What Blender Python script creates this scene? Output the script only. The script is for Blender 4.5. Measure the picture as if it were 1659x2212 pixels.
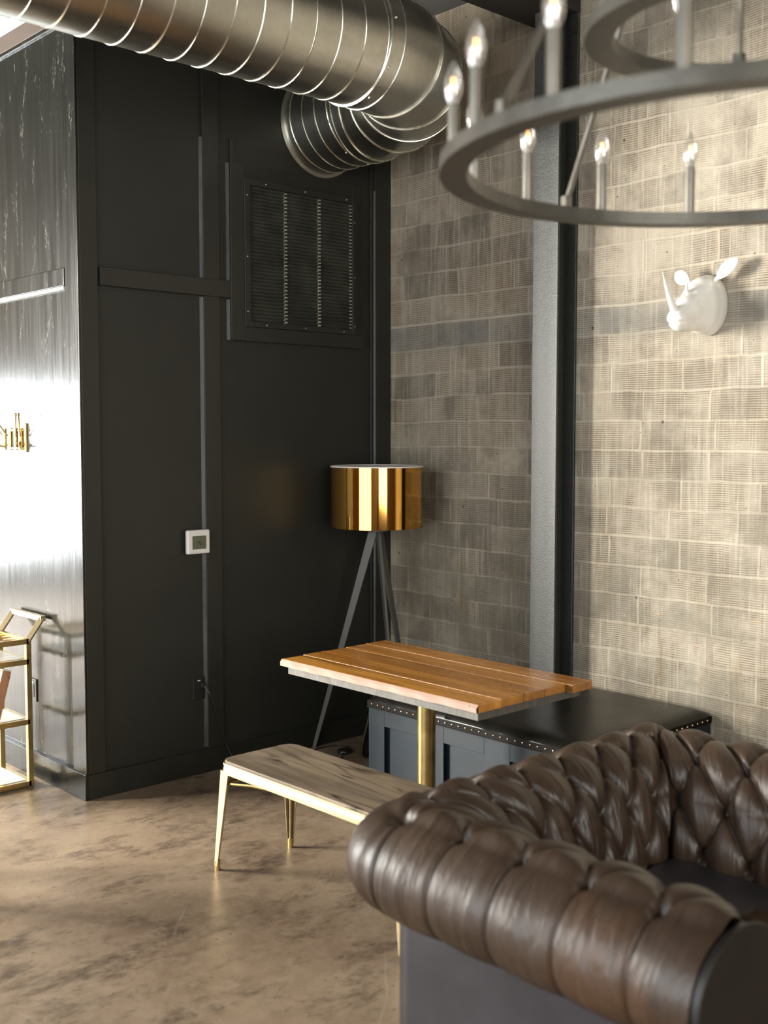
import bpy, bmesh, math, random
from mathutils import Vector, Matrix, Euler
random.seed(7)
R_=math.radians
sc=bpy.context.scene
for o in list(bpy.data.objects): bpy.data.objects.remove(o)
COL=sc.collection

# ------------------------------------------------------------------ camera, light, exposure
CAM=Vector((-2.538,-4.817,1.72))
cd=bpy.data.cameras.new('camera'); cam=bpy.data.objects.new('camera',cd); COL.objects.link(cam)
cam.location=CAM; cam.rotation_euler=Euler((R_(90-3.836),0,R_(-42.735)),'XYZ')
cd.sensor_fit='VERTICAL'; cd.sensor_height=36; cd.sensor_width=27; cd.lens=2441.66/2212*36
cd.dof.use_dof=True; cd.dof.focus_distance=5.3; cd.dof.aperture_fstop=2.2
cd.clip_end=100; sc.camera=cam
sc.view_settings.view_transform='Standard'; sc.view_settings.look='None'; sc.view_settings.gamma=1
sc.view_settings.use_curve_mapping=False; sc.view_settings.exposure=0.94
sc.cycles.use_denoising=True; sc.cycles.max_bounces=8; sc.cycles.sample_clamp_indirect=6
sc.cycles.caustics_reflective=False; sc.cycles.caustics_refractive=False
wd=bpy.data.worlds.new('world'); sc.world=wd; wd.use_nodes=True
wd.node_tree.nodes['Background'].inputs[0].default_value=(1,1,.97,1); wd.node_tree.nodes['Background'].inputs[1].default_value=1.0
def area(name,loc,rot,sx,sy,L,col):
    l=bpy.data.lights.new(name,'AREA'); l.shape='RECTANGLE'; l.size=sx; l.size_y=sy
    l.energy=L*math.pi*sx*sy; l.color=col
    o=bpy.data.objects.new(name,l); COL.objects.link(o); o.location=loc; o.rotation_euler=rot; return o
# daylight standing in the window openings (all beyond the frame)
area('daylight_side_far',(-4.62,4.3,2.2),(0,R_(-90),0),2.7,3.4,78,(1,.955,.865))
area('daylight_side_near',(-4.62,-2.6,1.85),(0,R_(-90),0),2.9,3.6,3.0,(.90,.95,1))
area('daylight_front',(-2.6,-7.93,2.1),(R_(90),0,0),3.4,2.6,4.6,(1,.97,.89))
area('daylight_back',(-3.05,7.92,1.3),(R_(-90),0,0),2.7,2.0,15,(.95,.98,1))

# ------------------------------------------------------------------ helpers
class B:
    def __init__(s): s.bm=bmesh.new()
    def box(s,x0,y0,z0,x1,y1,z1,M=None):
        vs=[s.bm.verts.new(p) for p in [(x0,y0,z0),(x1,y0,z0),(x1,y1,z0),(x0,y1,z0),(x0,y0,z1),(x1,y0,z1),(x1,y1,z1),(x0,y1,z1)]]
        if M is not None:
            for v in vs: v.co=M@v.co
        for f in [(0,3,2,1),(4,5,6,7),(0,1,5,4),(1,2,6,5),(2,3,7,6),(3,0,4,7)]: s.bm.faces.new([vs[i] for i in f])
        return s
    def ring(s,c,ax,r,n,ry=None,up=None):
        ax=Vector(ax).normalized(); up=Vector(up) if up else (Vector((0,0,1)) if abs(ax.z)<.9 else Vector((1,0,0)))
        u=ax.cross(up).normalized(); v=u.cross(ax).normalized(); c=Vector(c); ry=r if ry is None else ry
        return [s.bm.verts.new(c+u*(r*math.cos(2*math.pi*i/n))+v*(ry*math.sin(2*math.pi*i/n))) for i in range(n)]
    def bridge(s,a,b):
        n=len(a)
        for i in range(n): s.bm.faces.new([a[i],a[(i+1)%n],b[(i+1)%n],b[i]])
    def cyl(s,p0,p1,r0,r1=None,n=24,cap=True):
        r1=r0 if r1 is None else r1; d=Vector(p1)-Vector(p0)
        a=s.ring(p0,d,r0,n); b=s.ring(p1,d,r1,n); s.bridge(a,b)
        if cap: s.bm.faces.new(a[::-1]); s.bm.faces.new(b)
        return s
    def lathe(s,prof,c=(0,0,0),ax=(0,0,1),n=32,cap0=False,cap1=False):
        ax=Vector(ax).normalized(); c=Vector(c); L=None; F=None
        for r,h in prof:
            q=s.ring(c+ax*h,ax,max(r,1e-4),n)
            if L: s.bridge(L,q)
            else: F=q
            L=q
        if cap0: s.bm.faces.new(F[::-1])
        if cap1: s.bm.faces.new(L)
        return s
    def tube(s,pts,r,n=10,cap=True,rf=None):
        pts=[Vector(p) for p in pts]; L=None; up=Vector((0,0,1)); prev=None
        for i,p in enumerate(pts):
            d=(pts[min(i+1,len(pts)-1)]-pts[max(i-1,0)]).normalized()
            if prev is None:
                u=d.cross(up) 
                if u.length<.05: u=d.cross(Vector((1,0,0)))
                u.normalize()
            else: u=(prev-d*prev.dot(d)).normalized()
            prev=u; v=d.cross(u); rr=r if rf is None else r*rf(i/(len(pts)-1))
            q=[s.bm.verts.new(p+u*(rr*math.cos(2*math.pi*k/n))+v*(rr*math.sin(2*math.pi*k/n))) for k in range(n)]
            if L: s.bridge(L,q)
            elif cap: s.bm.faces.new(q[::-1])
            L=q
        if cap: s.bm.faces.new(L)
        return s
    def prism(s,poly,y0,y1,f):   # poly of (a,b); f(a,b,t)->xyz
        A=[s.bm.verts.new(f(a,b,y0)) for a,b in poly]; Bv=[s.bm.verts.new(f(a,b,y1)) for a,b in poly]
        s.bridge(A,Bv); s.bm.faces.new(A[::-1]); s.bm.faces.new(Bv); return s
    def ell(s,c,r,n=20,M=None):
        q=bmesh.ops.create_uvsphere(s.bm,u_segments=n,v_segments=n//2,radius=1)
        X=Matrix.Translation(c)@(M if M is not None else Matrix.Identity(4))@Matrix.Diagonal((r[0],r[1],r[2],1))
        for v in q['verts']: v.co=X@v.co
        return s
    def obj(s,name,mat,parent=None,bev=0,smooth=True,ang=35,seg=2,sub=0):
        bmesh.ops.recalc_face_normals(s.bm,faces=s.bm.faces)
        me=bpy.data.meshes.new(name); s.bm.to_mesh(me); s.bm.free()
        o=bpy.data.objects.new(name,me); COL.objects.link(o)
        if mat: me.materials.append(mat)
        if smooth:
            for p in me.polygons: p.use_smooth=True
            me.set_sharp_from_angle(angle=R_(ang))
        if bev:
            m=o.modifiers.new('bevel','BEVEL'); m.width=bev; m.segments=seg; m.limit_method='ANGLE'; m.angle_limit=R_(40); m.harden_normals=True
        if sub:
            m=o.modifiers.new('sub','SUBSURF'); m.levels=sub; m.render_levels=sub
        if parent:
            o.parent=parent; o.matrix_parent_inverse=Matrix.Translation(-parent.location)
        return o
def thing(name,label,cat,loc,group=None):
    o=bpy.data.objects.new(name,None); COL.objects.link(o); o.location=loc; o.empty_display_size=.1
    o['label']=label; o['category']=cat
    if group: o['group']=group
    return o
def tag(o,label,cat,group=None):
    o['label']=label; o['category']=cat
    if group: o['group']=group
    return o
def struct(o,label,cat): o['kind']='structure'; return tag(o,label,cat)

# ---- materials
def mat(name):
    m=bpy.data.materials.new(name); m.use_nodes=True; nt=m.node_tree; b=nt.nodes['Principled BSDF']
    return m,nt,b
class N:
    def __init__(s,nt): s.nt=nt
    def n(s,t,**k):
        q=s.nt.nodes.new(t)
        for a,v in k.items(): setattr(q,a,v)
        return q
    def l(s,a,b): s.nt.links.new(a,b)
    def val(s,inp,v):
        if hasattr(v,'is_linked') or isinstance(v,bpy.types.NodeSocket): s.l(v,inp)
        else: inp.default_value=v
    def math(s,op,a,b=0,c=None,clamp=False):
        q=s.n('ShaderNodeMath',operation=op,use_clamp=clamp); s.val(q.inputs[0],a); s.val(q.inputs[1],b)
        if c is not None: s.val(q.inputs[2],c)
        return q.outputs[0]
    def mix(s,f,a,b,mode='MIX'):
        q=s.n('ShaderNodeMix',data_type='RGBA',blend_type=mode); s.val(q.inputs[0],f)
        for i,v in ((6,a),(7,b)):
            if isinstance(v,tuple) and len(v)==3: v=v+(1,)
            s.val(q.inputs[i],v)
        return q.outputs[2]
    def coord(s): return s.n('ShaderNodeTexCoord').outputs['Object']
    def uv(s): return s.n('ShaderNodeTexCoord').outputs['UV']
    def map(s,v,scale=(1,1,1),loc=(0,0,0),rot=(0,0,0)):
        q=s.n('ShaderNodeMapping'); s.l(v,q.inputs[0]); q.inputs['Scale'].default_value=scale; q.inputs['Location'].default_value=loc; q.inputs['Rotation'].default_value=rot
        return q.outputs[0]
    def noise(s,v,scale=5,detail=4,rough=.5,dist=0):
        q=s.n('ShaderNodeTexNoise'); s.l(v,q.inputs['Vector']); q.inputs['Scale'].default_value=scale; q.inputs['Detail'].default_value=detail
        q.inputs['Roughness'].default_value=rough; q.inputs['Distortion'].default_value=dist; return q.outputs['Fac']
    def ramp(s,f,stops):
        q=s.n('ShaderNodeValToRGB'); s.l(f,q.inputs[0]); e=q.color_ramp.elements
        while len(e)<len(stops): e.new(.5)
        for el,(p,c) in zip(e,stops):
            el.position=p; el.color=(c,c,c,1) if not isinstance(c,tuple) else c+(1,)
        return q.outputs[0]
    def bump(s,h,strength=.5,dist=.01,nrm=None):
        q=s.n('ShaderNodeBump'); s.l(h,q.inputs['Height']); q.inputs['Strength'].default_value=strength; q.inputs['Distance'].default_value=dist
        if nrm is not None: s.l(nrm,q.inputs['Normal'])
        return q.outputs[0]
    def sep(s,v):
        q=s.n('ShaderNodeSeparateXYZ'); s.l(v,q.inputs[0]); return q.outputs
    def comb(s,x,y,z=0.0):
        q=s.n('ShaderNodeCombineXYZ'); s.val(q.inputs[0],x); s.val(q.inputs[1],y); s.val(q.inputs[2],z); return q.outputs[0]
def simple(name,col,rough=.5,metal=0,spec=.5,nscale=0,namp=.15,bump=0,bscale=80,coat=0,stretch=(1,1,1)):
    m,nt,b=mat(name); k=N(nt); b.inputs['Base Color'].default_value=col+(1,); b.inputs['Roughness'].default_value=rough
    b.inputs['Metallic'].default_value=metal; b.inputs['Specular IOR Level'].default_value=spec; b.inputs['Coat Weight'].default_value=coat
    c=k.map(k.coord(),stretch)
    if nscale:
        f=k.noise(c,nscale,5,.6); g=k.ramp(f,[(.3,1-namp),(.7,1+namp)])
        k.l(k.mix(1.0,col,g,'MULTIPLY'),b.inputs['Base Color'])
        k.l(k.math('ADD',k.math('MULTIPLY',f,.16),rough-.08),b.inputs['Roughness'])
    if bump: k.l(k.bump(k.noise(c,bscale,4,.6),bump,.004),b.inputs['Normal'])
    return m

def masonry():
    m,nt,b=mat('scored_clay_tile'); k=N(nt); c=k.coord(); X,Y,Z=k.sep(c)
    wob=k.noise(c,1.3,3); w2=k.math('MULTIPLY',k.math('SUBTRACT',wob,.5),.05)
    zz=k.math('ADD',Z,w2); v=k.comb(k.math('ADD',Y,k.math('MULTIPLY',k.math('SUBTRACT',k.noise(c,5,3),.5),.02)),k.math('ADD',zz,k.math('MULTIPLY',k.math('SUBTRACT',k.noise(c,9,2),.5),.008)))
    br=k.n('ShaderNodeTexBrick'); k.l(v,br.inputs['Vector']); br.inputs['Scale'].default_value=1
    br.offset=.43; br.offset_frequency=3; br.squash=1.12; br.squash_frequency=2; br.inputs['Brick Width'].default_value=.35; br.inputs['Row Height'].default_value=.138; br.inputs['Mortar Size'].default_value=.008
    br.inputs['Mortar Smooth'].default_value=.6; br.inputs['Bias'].default_value=0.0
    br.inputs['Color1'].default_value=(0,0,0,1); br.inputs['Color2'].default_value=(1,1,1,1); br.inputs['Mortar'].default_value=(.5,.5,.5,1)
    mort=br.outputs['Fac']; tone=br.outputs['Color']
    # horizontal scoring, ~9 mm
    sw=k.math('SINE',k.math('MULTIPLY',k.math('ADD',zz,k.math('MULTIPLY',k.noise(k.map(c,(1,1.2,8)),6,3),.006)),2*math.pi/0.0100))
    stripe=k.ramp(k.math('MULTIPLY_ADD',sw,.5,.5),[(.12,0.0),(.6,1.0)])
    # vertical smears of plaster and where it covers the scoring
    vs=k.noise(k.map(c,(1,16,1.1)),1.6,6,.7)
    smear=k.ramp(vs,[(.47,0.0),(.68,.8)])
    plast=k.noise(k.map(c,(1,1.2,1.6)),2.2,6,.62)
    hz=k.ramp(Z,[(.5,0.0),(.62,1.0)]) ; nt.nodes.remove(hz.node)
    up=k.math('MULTIPLY',k.math('SUBTRACT',Z,1.9),.35,clamp=True)
    pl=k.ramp(k.math('ADD',plast,k.math('MULTIPLY',up,.16)),[(.50,0.0),(.68,1.0)])
    right=k.math('MULTIPLY',k.math('SUBTRACT',k.math('MULTIPLY',Y,-1),1.0),.22,clamp=True)
    big=k.noise(k.map(c,(1,1.5,1)),.9,5,.6)
    base=k.mix(k.ramp(big,[(.3,0.0),(.7,1.0)]),(.30,.242,.172),(.45,.385,.295))
    base=k.mix(k.math('MULTIPLY',k.math('MULTIPLY',tone,tone),k.math('SUBTRACT',.6,k.math('MULTIPLY',right,.55))),base,(.125,.10,.073))
    base=k.mix(k.ramp(k.noise(c,3.1,4,.6),[(.55,0.0),(.72,.45)]),base,(.30,.21,.13))
    dark=k.mix(1.0,base,(.42,.39,.36),'MULTIPLY')
    s_amt=k.math('MULTIPLY',k.math('SUBTRACT',1.0,stripe),k.math('SUBTRACT',1.0,k.math('MULTIPLY',pl,.8)))
    s_amt=k.math('MULTIPLY',s_amt,k.math('SUBTRACT',1.0,k.math('MULTIPLY',smear,.6)))
    s_amt=k.math('MULTIPLY',s_amt,k.math('SUBTRACT',1.0,mort))
    col=k.mix(s_amt,base,dark)
    mn=k.ramp(k.noise(k.map(c,(1,2.5,3.5)),1.5,4,.6),[(.42,.05),(.66,.62)]); col=k.mix(k.math('MULTIPLY',mort,k.math('MULTIPLY',mn,k.math('SUBTRACT',.9,k.math('MULTIPLY',up,.7)))),col,(.47,.41,.32))
    col=k.mix(k.math('MULTIPLY',smear,.42),col,(.50,.44,.345))
    cover_lit=k.math('MULTIPLY',k.math('ADD',k.math('MULTIPLY',right,1.3),.15,clamp=True),k.ramp(plast,[(.38,.15),(.60,.85)]))  # plaster, also paled to the right in place of stronger window light
    col=k.mix(cover_lit,col,(.56,.505,.415))
    # thin vertical trowel threads, dark blotches
    th=k.ramp(k.noise(k.map(c,(1,48,1.5)),1.5,4,.7),[(.53,0.0),(.66,.42)])
    col=k.mix(th,col,(.58,.53,.45))
    br2=k.n('ShaderNodeTexBrick'); k.l(k.comb(k.math('ADD',k.sep(v)[0],.07),k.sep(v)[1]),br2.inputs['Vector']); br2.inputs['Scale'].default_value=1
    br2.inputs['Brick Width'].default_value=.115; br2.inputs['Row Height'].default_value=.138; br2.inputs['Mortar Size'].default_value=.0; br2.inputs['Color1'].default_value=(0,0,0,1); br2.inputs['Color2'].default_value=(1,1,1,1); br2.offset=.37; br2.squash=1.6; br2.squash_frequency=3
    cl=k.noise(k.map(c,(1,2.6,2.2)),1.7,5,.6); bsum=k.math('ADD',k.math('MULTIPLY',br2.outputs['Color'],.30),cl)
    blot=k.math('MULTIPLY',k.ramp(bsum,[(.68,0.0),(.88,.62)]),k.math('SUBTRACT',1.0,k.math('MULTIPLY',right,1.0,clamp=True)))
    col=k.mix(blot,col,(.135,.112,.085))
    # bluish grey band of old paint near the head height line
    bz=k.math('ABSOLUTE',k.math('SUBTRACT',zz,2.27)); band=k.ramp(bz,[(.03,.6),(.11,0.0)])
    col=k.mix(k.math('MULTIPLY',band,k.ramp(k.noise(k.map(c,(1,1,.4)),2.2,4),[(.35,.2),(.65,1.0)])),col,(.18,.185,.18))
    line=k.ramp(k.math('ABSOLUTE',k.math('SUBTRACT',zz,2.345)),[(.003,.7),(.010,0.0)])
    col=k.mix(line,col,(.48,.42,.33))
    # rusty ochre runs and bare terracotta chips
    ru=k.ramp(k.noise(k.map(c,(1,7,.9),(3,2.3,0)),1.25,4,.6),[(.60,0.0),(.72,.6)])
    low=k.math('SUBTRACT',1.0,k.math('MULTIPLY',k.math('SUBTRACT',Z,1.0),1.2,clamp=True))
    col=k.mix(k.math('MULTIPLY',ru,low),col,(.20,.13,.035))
    ch=k.ramp(k.noise(k.map(c,(1,9,26)),2.2,3,.6),[(.69,0.0),(.72,.9)])
    col=k.mix(k.math('MULTIPLY',ch,low),col,(.62,.36,.19))
    low_patch=k.ramp(k.noise(k.map(c,(1,1.8,3.2),(0,4,1)),1.4,6,.65),[(.44,0.0),(.62,.6)]); col=k.mix(k.math('MULTIPLY',low_patch,low),col,(.21,.185,.14))  # grey-brown patches, stronger towards the foot of the wall
    # pits
    vo=k.n('ShaderNodeTexVoronoi'); k.l(k.map(c,(1,1,1)),vo.inputs['Vector']); vo.inputs['Scale'].default_value=5.5
    pit=k.ramp(vo.outputs['Distance'],[(.03,1.0),(.05,0.0)])
    cr=k.ramp(k.noise(k.map(c,(1,22,22)),2.5,2,.5),[(.725,0.0),(.74,1.0)])
    col=k.mix(k.math('MAXIMUM',k.math('MULTIPLY',pit,.8),k.math('MULTIPLY',cr,.7)),col,(.05,.045,.035))
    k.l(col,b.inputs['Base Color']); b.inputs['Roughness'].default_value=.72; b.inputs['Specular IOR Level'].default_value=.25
    h=k.math('SUBTRACT',k.math('MULTIPLY',mort,.5),k.math('MULTIPLY',s_amt,.9))
    h=k.math('ADD',h,k.math('MULTIPLY',k.noise(c,45,5,.7),.6)); h=k.math('ADD',h,k.math('MULTIPLY',smear,.5))
    k.l(k.bump(h,.55,.005),b.inputs['Normal'])
    return m
def paint(name,rough,glossy=False):
    m,nt,b=mat(name); k=N(nt); c=k.coord()
    f=k.noise(c,1.8,5,.6); col=k.mix(k.ramp(f,[(.3,0.0),(.7,1.0)]),(.014,.0145,.011),(.020,.0205,.0155))
    vo=k.noise(k.map(c,(14,14,4)),6,3,.6); sp=k.ramp(vo,[(.765,0.0),(.79,.6)]); col=k.mix(sp,col,(.10,.10,.085))
    if glossy:
        sc1=k.ramp(k.noise(k.map(c,(5,5,1.2)),2.2,7,.75,.6),[(.55,0.0),(.64,.55)])
        fine=k.ramp(k.noise(k.map(c,(30,30,12)),3.0,6,.8),[(.50,0.0),(.58,1.0)])
        col=k.mix(k.math('MULTIPLY',sc1,fine),col,(.34,.31,.25))
    if glossy: col=k.mix(1.0,col,(.50,.54,.62),'MULTIPLY')
    k.l(col,b.inputs['Base Color'])
    if glossy:
        st=k.noise(k.map(c,(1,26,1.1)),1.3,4,.6)
        k.l(k.math('ADD',k.math('MULTIPLY',st,.14),rough-.05),b.inputs['Roughness'])
        h=k.math('ADD',k.math('MULTIPLY',k.noise(k.map(c,(1,7,.7)),2,3,.5),2.2),k.math('MULTIPLY',k.noise(c,60,4,.7),.12))
        k.l(k.bump(h,.13,.006),b.inputs['Normal'])
    else:
        b.inputs['Roughness'].default_value=rough
        gr=k.noise(k.map(c,(1.2,1,22)),3.5,5,.65,1.2)
        k.l(k.bump(k.math('ADD',k.math('MULTIPLY',gr,.8),k.math('MULTIPLY',k.noise(c,90,3,.6),.2)),.28,.003),b.inputs['Normal'])
    b.inputs['Specular IOR Level'].default_value=.5
    return m
def concrete():
    m,nt,b=mat('stained_concrete'); k=N(nt); c=k.coord()
    f=k.noise(k.map(c,(1,1,1),rot=(0,0,.7)),1.1,8,.66,.4); g=k.noise(k.map(c,(1.0,1.9,1),rot=(0,0,.75)),2.3,12,.80,.25)
    col=k.mix(k.ramp(f,[(.36,0.0),(.64,1.0)]),(.215,.145,.092),(.385,.285,.195))
    col=k.mix(k.ramp(g,[(.50,0.0),(.62,.9)]),col,(.085,.058,.038))
    col=k.mix(k.ramp(k.noise(k.map(c,(1,1.6,1),(4,1,0)),5,12,.85),[(.53,0.0),(.66,.7)]),col,(.075,.053,.036))
    col=k.mix(k.ramp(k.noise(c,16,6,.7),[(.45,0.0),(.70,.45)]),col,(.42,.32,.23))
    sp=k.ramp(k.noise(k.map(c,(1,2,1),rot=(0,0,.7)),22,3,.6),[(.66,0.0),(.70,.7)]); col=k.mix(sp,col,(.05,.037,.028))
    # long pale scratches
    for rot,off,w in ((.62,.31,.0035),(.80,1.12,.003),(-.2,2.2,.002)):
        q=k.sep(k.map(c,(1,1,1),rot=(0,0,rot))); d=k.math('ADD',q[0],k.math('MULTIPLY',k.noise(c,1.1,2),.25))
        d=k.math('ABSOLUTE',k.math('SUBTRACT',k.math('FRACT',k.math('MULTIPLY',k.math('ADD',d,off),.55)),.5))
        ln=k.ramp(d,[(w*.4,.5),(w,0.0)]); col=k.mix(k.math('MULTIPLY',ln,k.ramp(k.noise(c,2.4,3),[(.5,0.0),(.6,.8)])),col,(.48,.40,.32))
    k.l(col,b.inputs['Base Color'])
    k.l(k.math('ADD',k.math('MULTIPLY',g,.30),.24),b.inputs['Roughness']); b.inputs['Specular IOR Level'].default_value=.5
    k.l(k.bump(k.math('ADD',g,k.math('MULTIPLY',k.noise(c,120,3,.6),.15)),.10,.006),b.inputs['Normal'])
    return m
def galvanised():
    m,nt,b=mat('galvanised_steel'); k=N(nt); c=k.coord(); b.inputs['Metallic'].default_value=1
    vo=k.n('ShaderNodeTexVoronoi'); k.l(c,vo.inputs['Vector']); vo.inputs['Scale'].default_value=42
    f=k.noise(c,2.2,6,.65); col=k.mix(k.ramp(f,[(.3,0.0),(.7,1.0)]),(.40,.39,.345),(.55,.54,.49))
    col=k.mix(k.math('MULTIPLY',vo.outputs['Distance'],.2),col,(.72,.71,.66)); k.l(col,b.inputs['Base Color'])
    k.l(k.math('ADD',k.math('MULTIPLY',k.noise(k.map(c,(.6,8,8)),3,5,.7),.20),.22),b.inputs['Roughness'])
    k.l(k.bump(k.noise(k.map(c,(.5,6,6)),4,4,.6),.10,.01),b.inputs['Normal'])
    return m
def wood(name,lo,hi,dark,axis='Y',scale=1,rough=.35,planks=0,px=0.0,bump=.2,coat=0.0,seed=0,knots=.6,elm=False):
    m,nt,b=mat(name); k=N(nt); c=k.coord(); q=k.sep(c)
    st={'Y':(9,.8,9),'X':(.8,9,9),'Z':(9,9,.8)}[axis]; st=tuple(a*scale for a in st)
    off=None
    if planks:
        idx=k.math('FLOOR',k.math('DIVIDE',k.math('SUBTRACT',q[0],px),planks)); wn=k.n('ShaderNodeTexWhiteNoise',noise_dimensions='1D'); k.l(k.math('ADD',idx,seed+.5),wn.inputs['W'])
        off=wn.outputs['Value']; c=k.comb(k.math('ADD',q[0],k.math('MULTIPLY',off,7)),k.math('ADD',q[1],k.math('MULTIPLY',off,13)),q[2])
    f=k.noise(k.map(c,st,(seed,seed*.7,0)),1.6,7,.62,1.3)
    w=k.n('ShaderNodeTexWave',wave_type='BANDS',bands_direction={'Y':'X','X':'Y','Z':'X'}[axis]); k.l(k.map(c,tuple(a*.12*scale if a>1 else a*.35 for a in (9 if axis!='X' else .8,9 if axis!='Y' else .8,9)),(seed,0,0)),w.inputs['Vector'])
    w.inputs['Scale'].default_value=3; w.inputs['Distortion'].default_value=14; w.inputs['Detail'].default_value=4; w.inputs['Detail Scale'].default_value=.7
    g=k.math('ADD',k.math('MULTIPLY',f,.88),k.math('MULTIPLY',w.outputs['Fac'],.12))
    col=k.mix(k.ramp(g,[(.3,0.0),(.7,1.0)]),lo,hi)
    col=k.mix(k.ramp(k.noise(k.map(c,tuple(a*.25 for a in st),(seed+3,1,0)),2.2,4,.6),[(.55,0.0),(.72,knots)]),col,dark)
    if elm:
        rg=k.noise(k.map(c,(7,1.1,1),(2,.3,0)),1.0,2,.5,.6); ln=k.math('ABSOLUTE',k.math('SUBTRACT',k.math('FRACT',k.math('MULTIPLY',rg,9)),.5))
        zone=k.ramp(k.noise(k.map(c,(9,.9,1),(5,.8,0)),1.0,2),[(.42,0.0),(.50,1.0)])
        col=k.mix(k.math('MULTIPLY',k.math('MULTIPLY',k.ramp(ln,[(.03,1.0),(.11,0.0)]),zone),k.ramp(k.noise(k.map(c,(20,8,1)),1.5,4),[(.42,0.0),(.58,1.0)])),col,(.035,.02,.012))
        col=k.mix(k.math('MULTIPLY',k.ramp(ln,[(.14,0.0),(.2,.5)]),zone),col,(.34,.255,.165))
    if off is not None:
        col=k.mix(k.math('MULTIPLY',off,.6),col,dark)
        fr=k.math('ABSOLUTE',k.math('SUBTRACT',k.math('FRACT',k.math('DIVIDE',k.math('SUBTRACT',q[0],px),planks)),.5))
        gap=k.ramp(fr,[(.484,0.0),(.494,.85)]); col=k.mix(gap,col,(.06,.03,.012))
    pit=k.ramp(k.noise(k.map(c,tuple(a*1.2 for a in (1.6 if axis!='Y' else 1,1,1)),(1,seed,0)),19,2,.5),[(.76,0.0),(.78,.9)]); col=k.mix(pit,col,(.03,.018,.01))
    k.l(col,b.inputs['Base Color']); k.l(k.math('ADD',k.math('MULTIPLY',f,.2),rough-.1),b.inputs['Roughness'])
    b.inputs['Coat Weight'].default_value=coat; b.inputs['Coat Roughness'].default_value=.2
    k.l(k.bump(g,bump,.004),b.inputs['Normal'])
    return m
def leather(name,col,rough,scale=1.0,wr=.5,uv=True):
    m,nt,b=mat(name); k=N(nt); c=k.coord(); f=k.noise(c,5,6,.65)
    cc=k.mix(k.ramp(f,[(.3,0.0),(.75,1.0)]),col,tuple(a*1.9 for a in col)); 
    cc=k.mix(k.ramp(k.noise(c,2.4,5,.7),[(.6,0.0),(.75,.5)]),cc,(col[0]*3.4,col[1]*2.7,col[2]*2.0))
    k.l(cc,b.inputs['Base Color'])
    k.l(k.math('ADD',k.math('MULTIPLY',f,.2),rough-.1),b.inputs['Roughness'])
    h=k.math('MULTIPLY',k.noise(c,260,3,.6),.05)
    if uv:
        u=k.uv(); h=k.math('ADD',h,k.math('MULTIPLY',k.noise(k.map(u,(17,3.0,1)),1,3,.5,.8),1.5))
        h=k.math('ADD',h,k.math('MULTIPLY',k.noise(c,9,4,.55),.35))
    else: h=k.math('ADD',h,k.math('MULTIPLY',k.noise(c,7,4,.5),.4))
    k.l(k.bump(h,wr,.012),b.inputs['Normal'])
    b.inputs['Specular IOR Level'].default_value=.55
    return m
M={}
M['masonry']=masonry(); M['paint']=paint('black_panel_paint',.50); M['gloss']=paint('glossy_black_paint',.17,True)
M['trimpaint']=simple('black_trim_paint',(.0185,.019,.0145),.4,nscale=6,bump=.15,bscale=60)
M['floor']=concrete(); M['duct']=galvanised()
M['seam']=simple('bright_seam_metal',(.75,.72,.62),.28,1,nscale=20)
M['steelpaint']=simple('black_steel_paint',(.024,.026,.022),.40,0,1.0,nscale=60,namp=.5,bump=.35,bscale=150)
M['brownwall']=simple('brown_timber',(.13,.07,.04),.6,nscale=3)
M['capreflect']=simple('brown_reflection_cap_paint',(.028,.015,.009),.5,nscale=3)  # brown reflection at the glossy wall's top, put into a flat colour
M['ceil']=simple('dark_ceiling_paint',(.028,.024,.02),.7,nscale=2)
M['whitewall']=simple('off_white_plaster',(.55,.53,.49),.7,nscale=2)
M['tabletop']=wood('reclaimed_plank_top',(.42,.155,.020),(.80,.37,.065),(.13,.042,.008),'Y',1,.27,.126,.418,.18,.35,3,.75)
M['tableedge']=wood('sawn_pink_edge',(.30,.18,.13),(.40,.26,.20),(.78,.74,.72),'Y',1.2,.6,bump=.4,seed=2,knots=1.0)
M['tableply']=wood('grey_sawn_underlayer',(.085,.078,.068),(.15,.138,.122),(.06,.05,.04),'Z',3,.6,bump=.5,seed=5)
M['benchwood']=wood('weathered_elm_seat',(.13,.095,.062),(.25,.19,.13),(.085,.058,.037),'Y',1.6,.55,0,0,.5,0,9,.8,True)
M['brass']=simple('brushed_brass',(.62,.46,.20),.30,1,nscale=12,bump=.05)
M['palebrass']=simple('pale_gold_paint',(.50,.385,.21),.38,.8,nscale=8,bump=.04)
M['polebrass']=simple('aged_brass_tube',(.52,.38,.155),.33,1,nscale=9,namp=.3,bump=.1,bscale=30)
M['gold']=simple('polished_gold_foil',(.80,.42,.095),.07,1)
M['goldin']=simple('grey_shade_lining',(.07,.07,.075),.4,.3)
M['white']=simple('white_gloss_ceramic',(.90,.87,.82),.25,coat=.3)
M['whiteplastic']=simple('white_plastic',(.78,.74,.70),.4)
M['rim']=simple('pale_rim_tape',(.80,.74,.68),.5)
M['lcd']=simple('lcd_olive_glass',(.10,.11,.07),.2)
M['blackplastic']=simple('black_plastic',(.018,.018,.017),.35,nscale=20)
M['gap']=simple('lightless_gap',(.004,.004,.004),.8)
M['navy']=simple('slate_blue_cabinet_paint',(.0125,.0195,.027),.42,spec=.3,nscale=4,bump=.2,bscale=25)
M['strip']=simple('dark_brown_leather_strip',(.008,.0055,.0045),.6,spec=.15,nscale=20)
M['cushion']=leather('black_bench_leather',(.008,.0075,.006),.30,uv=False,wr=.25)
M['cushion'].node_tree.nodes['Principled BSDF'].inputs['Specular IOR Level'].default_value=.30
M['sofa']=leather('brown_sofa_leather',(.034,.020,.0125),.41,wr=.8)
M['sofapanel']=leather('brown_sofa_panel_leather',(.022,.019,.022),.42,uv=False,wr=.25)
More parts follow.
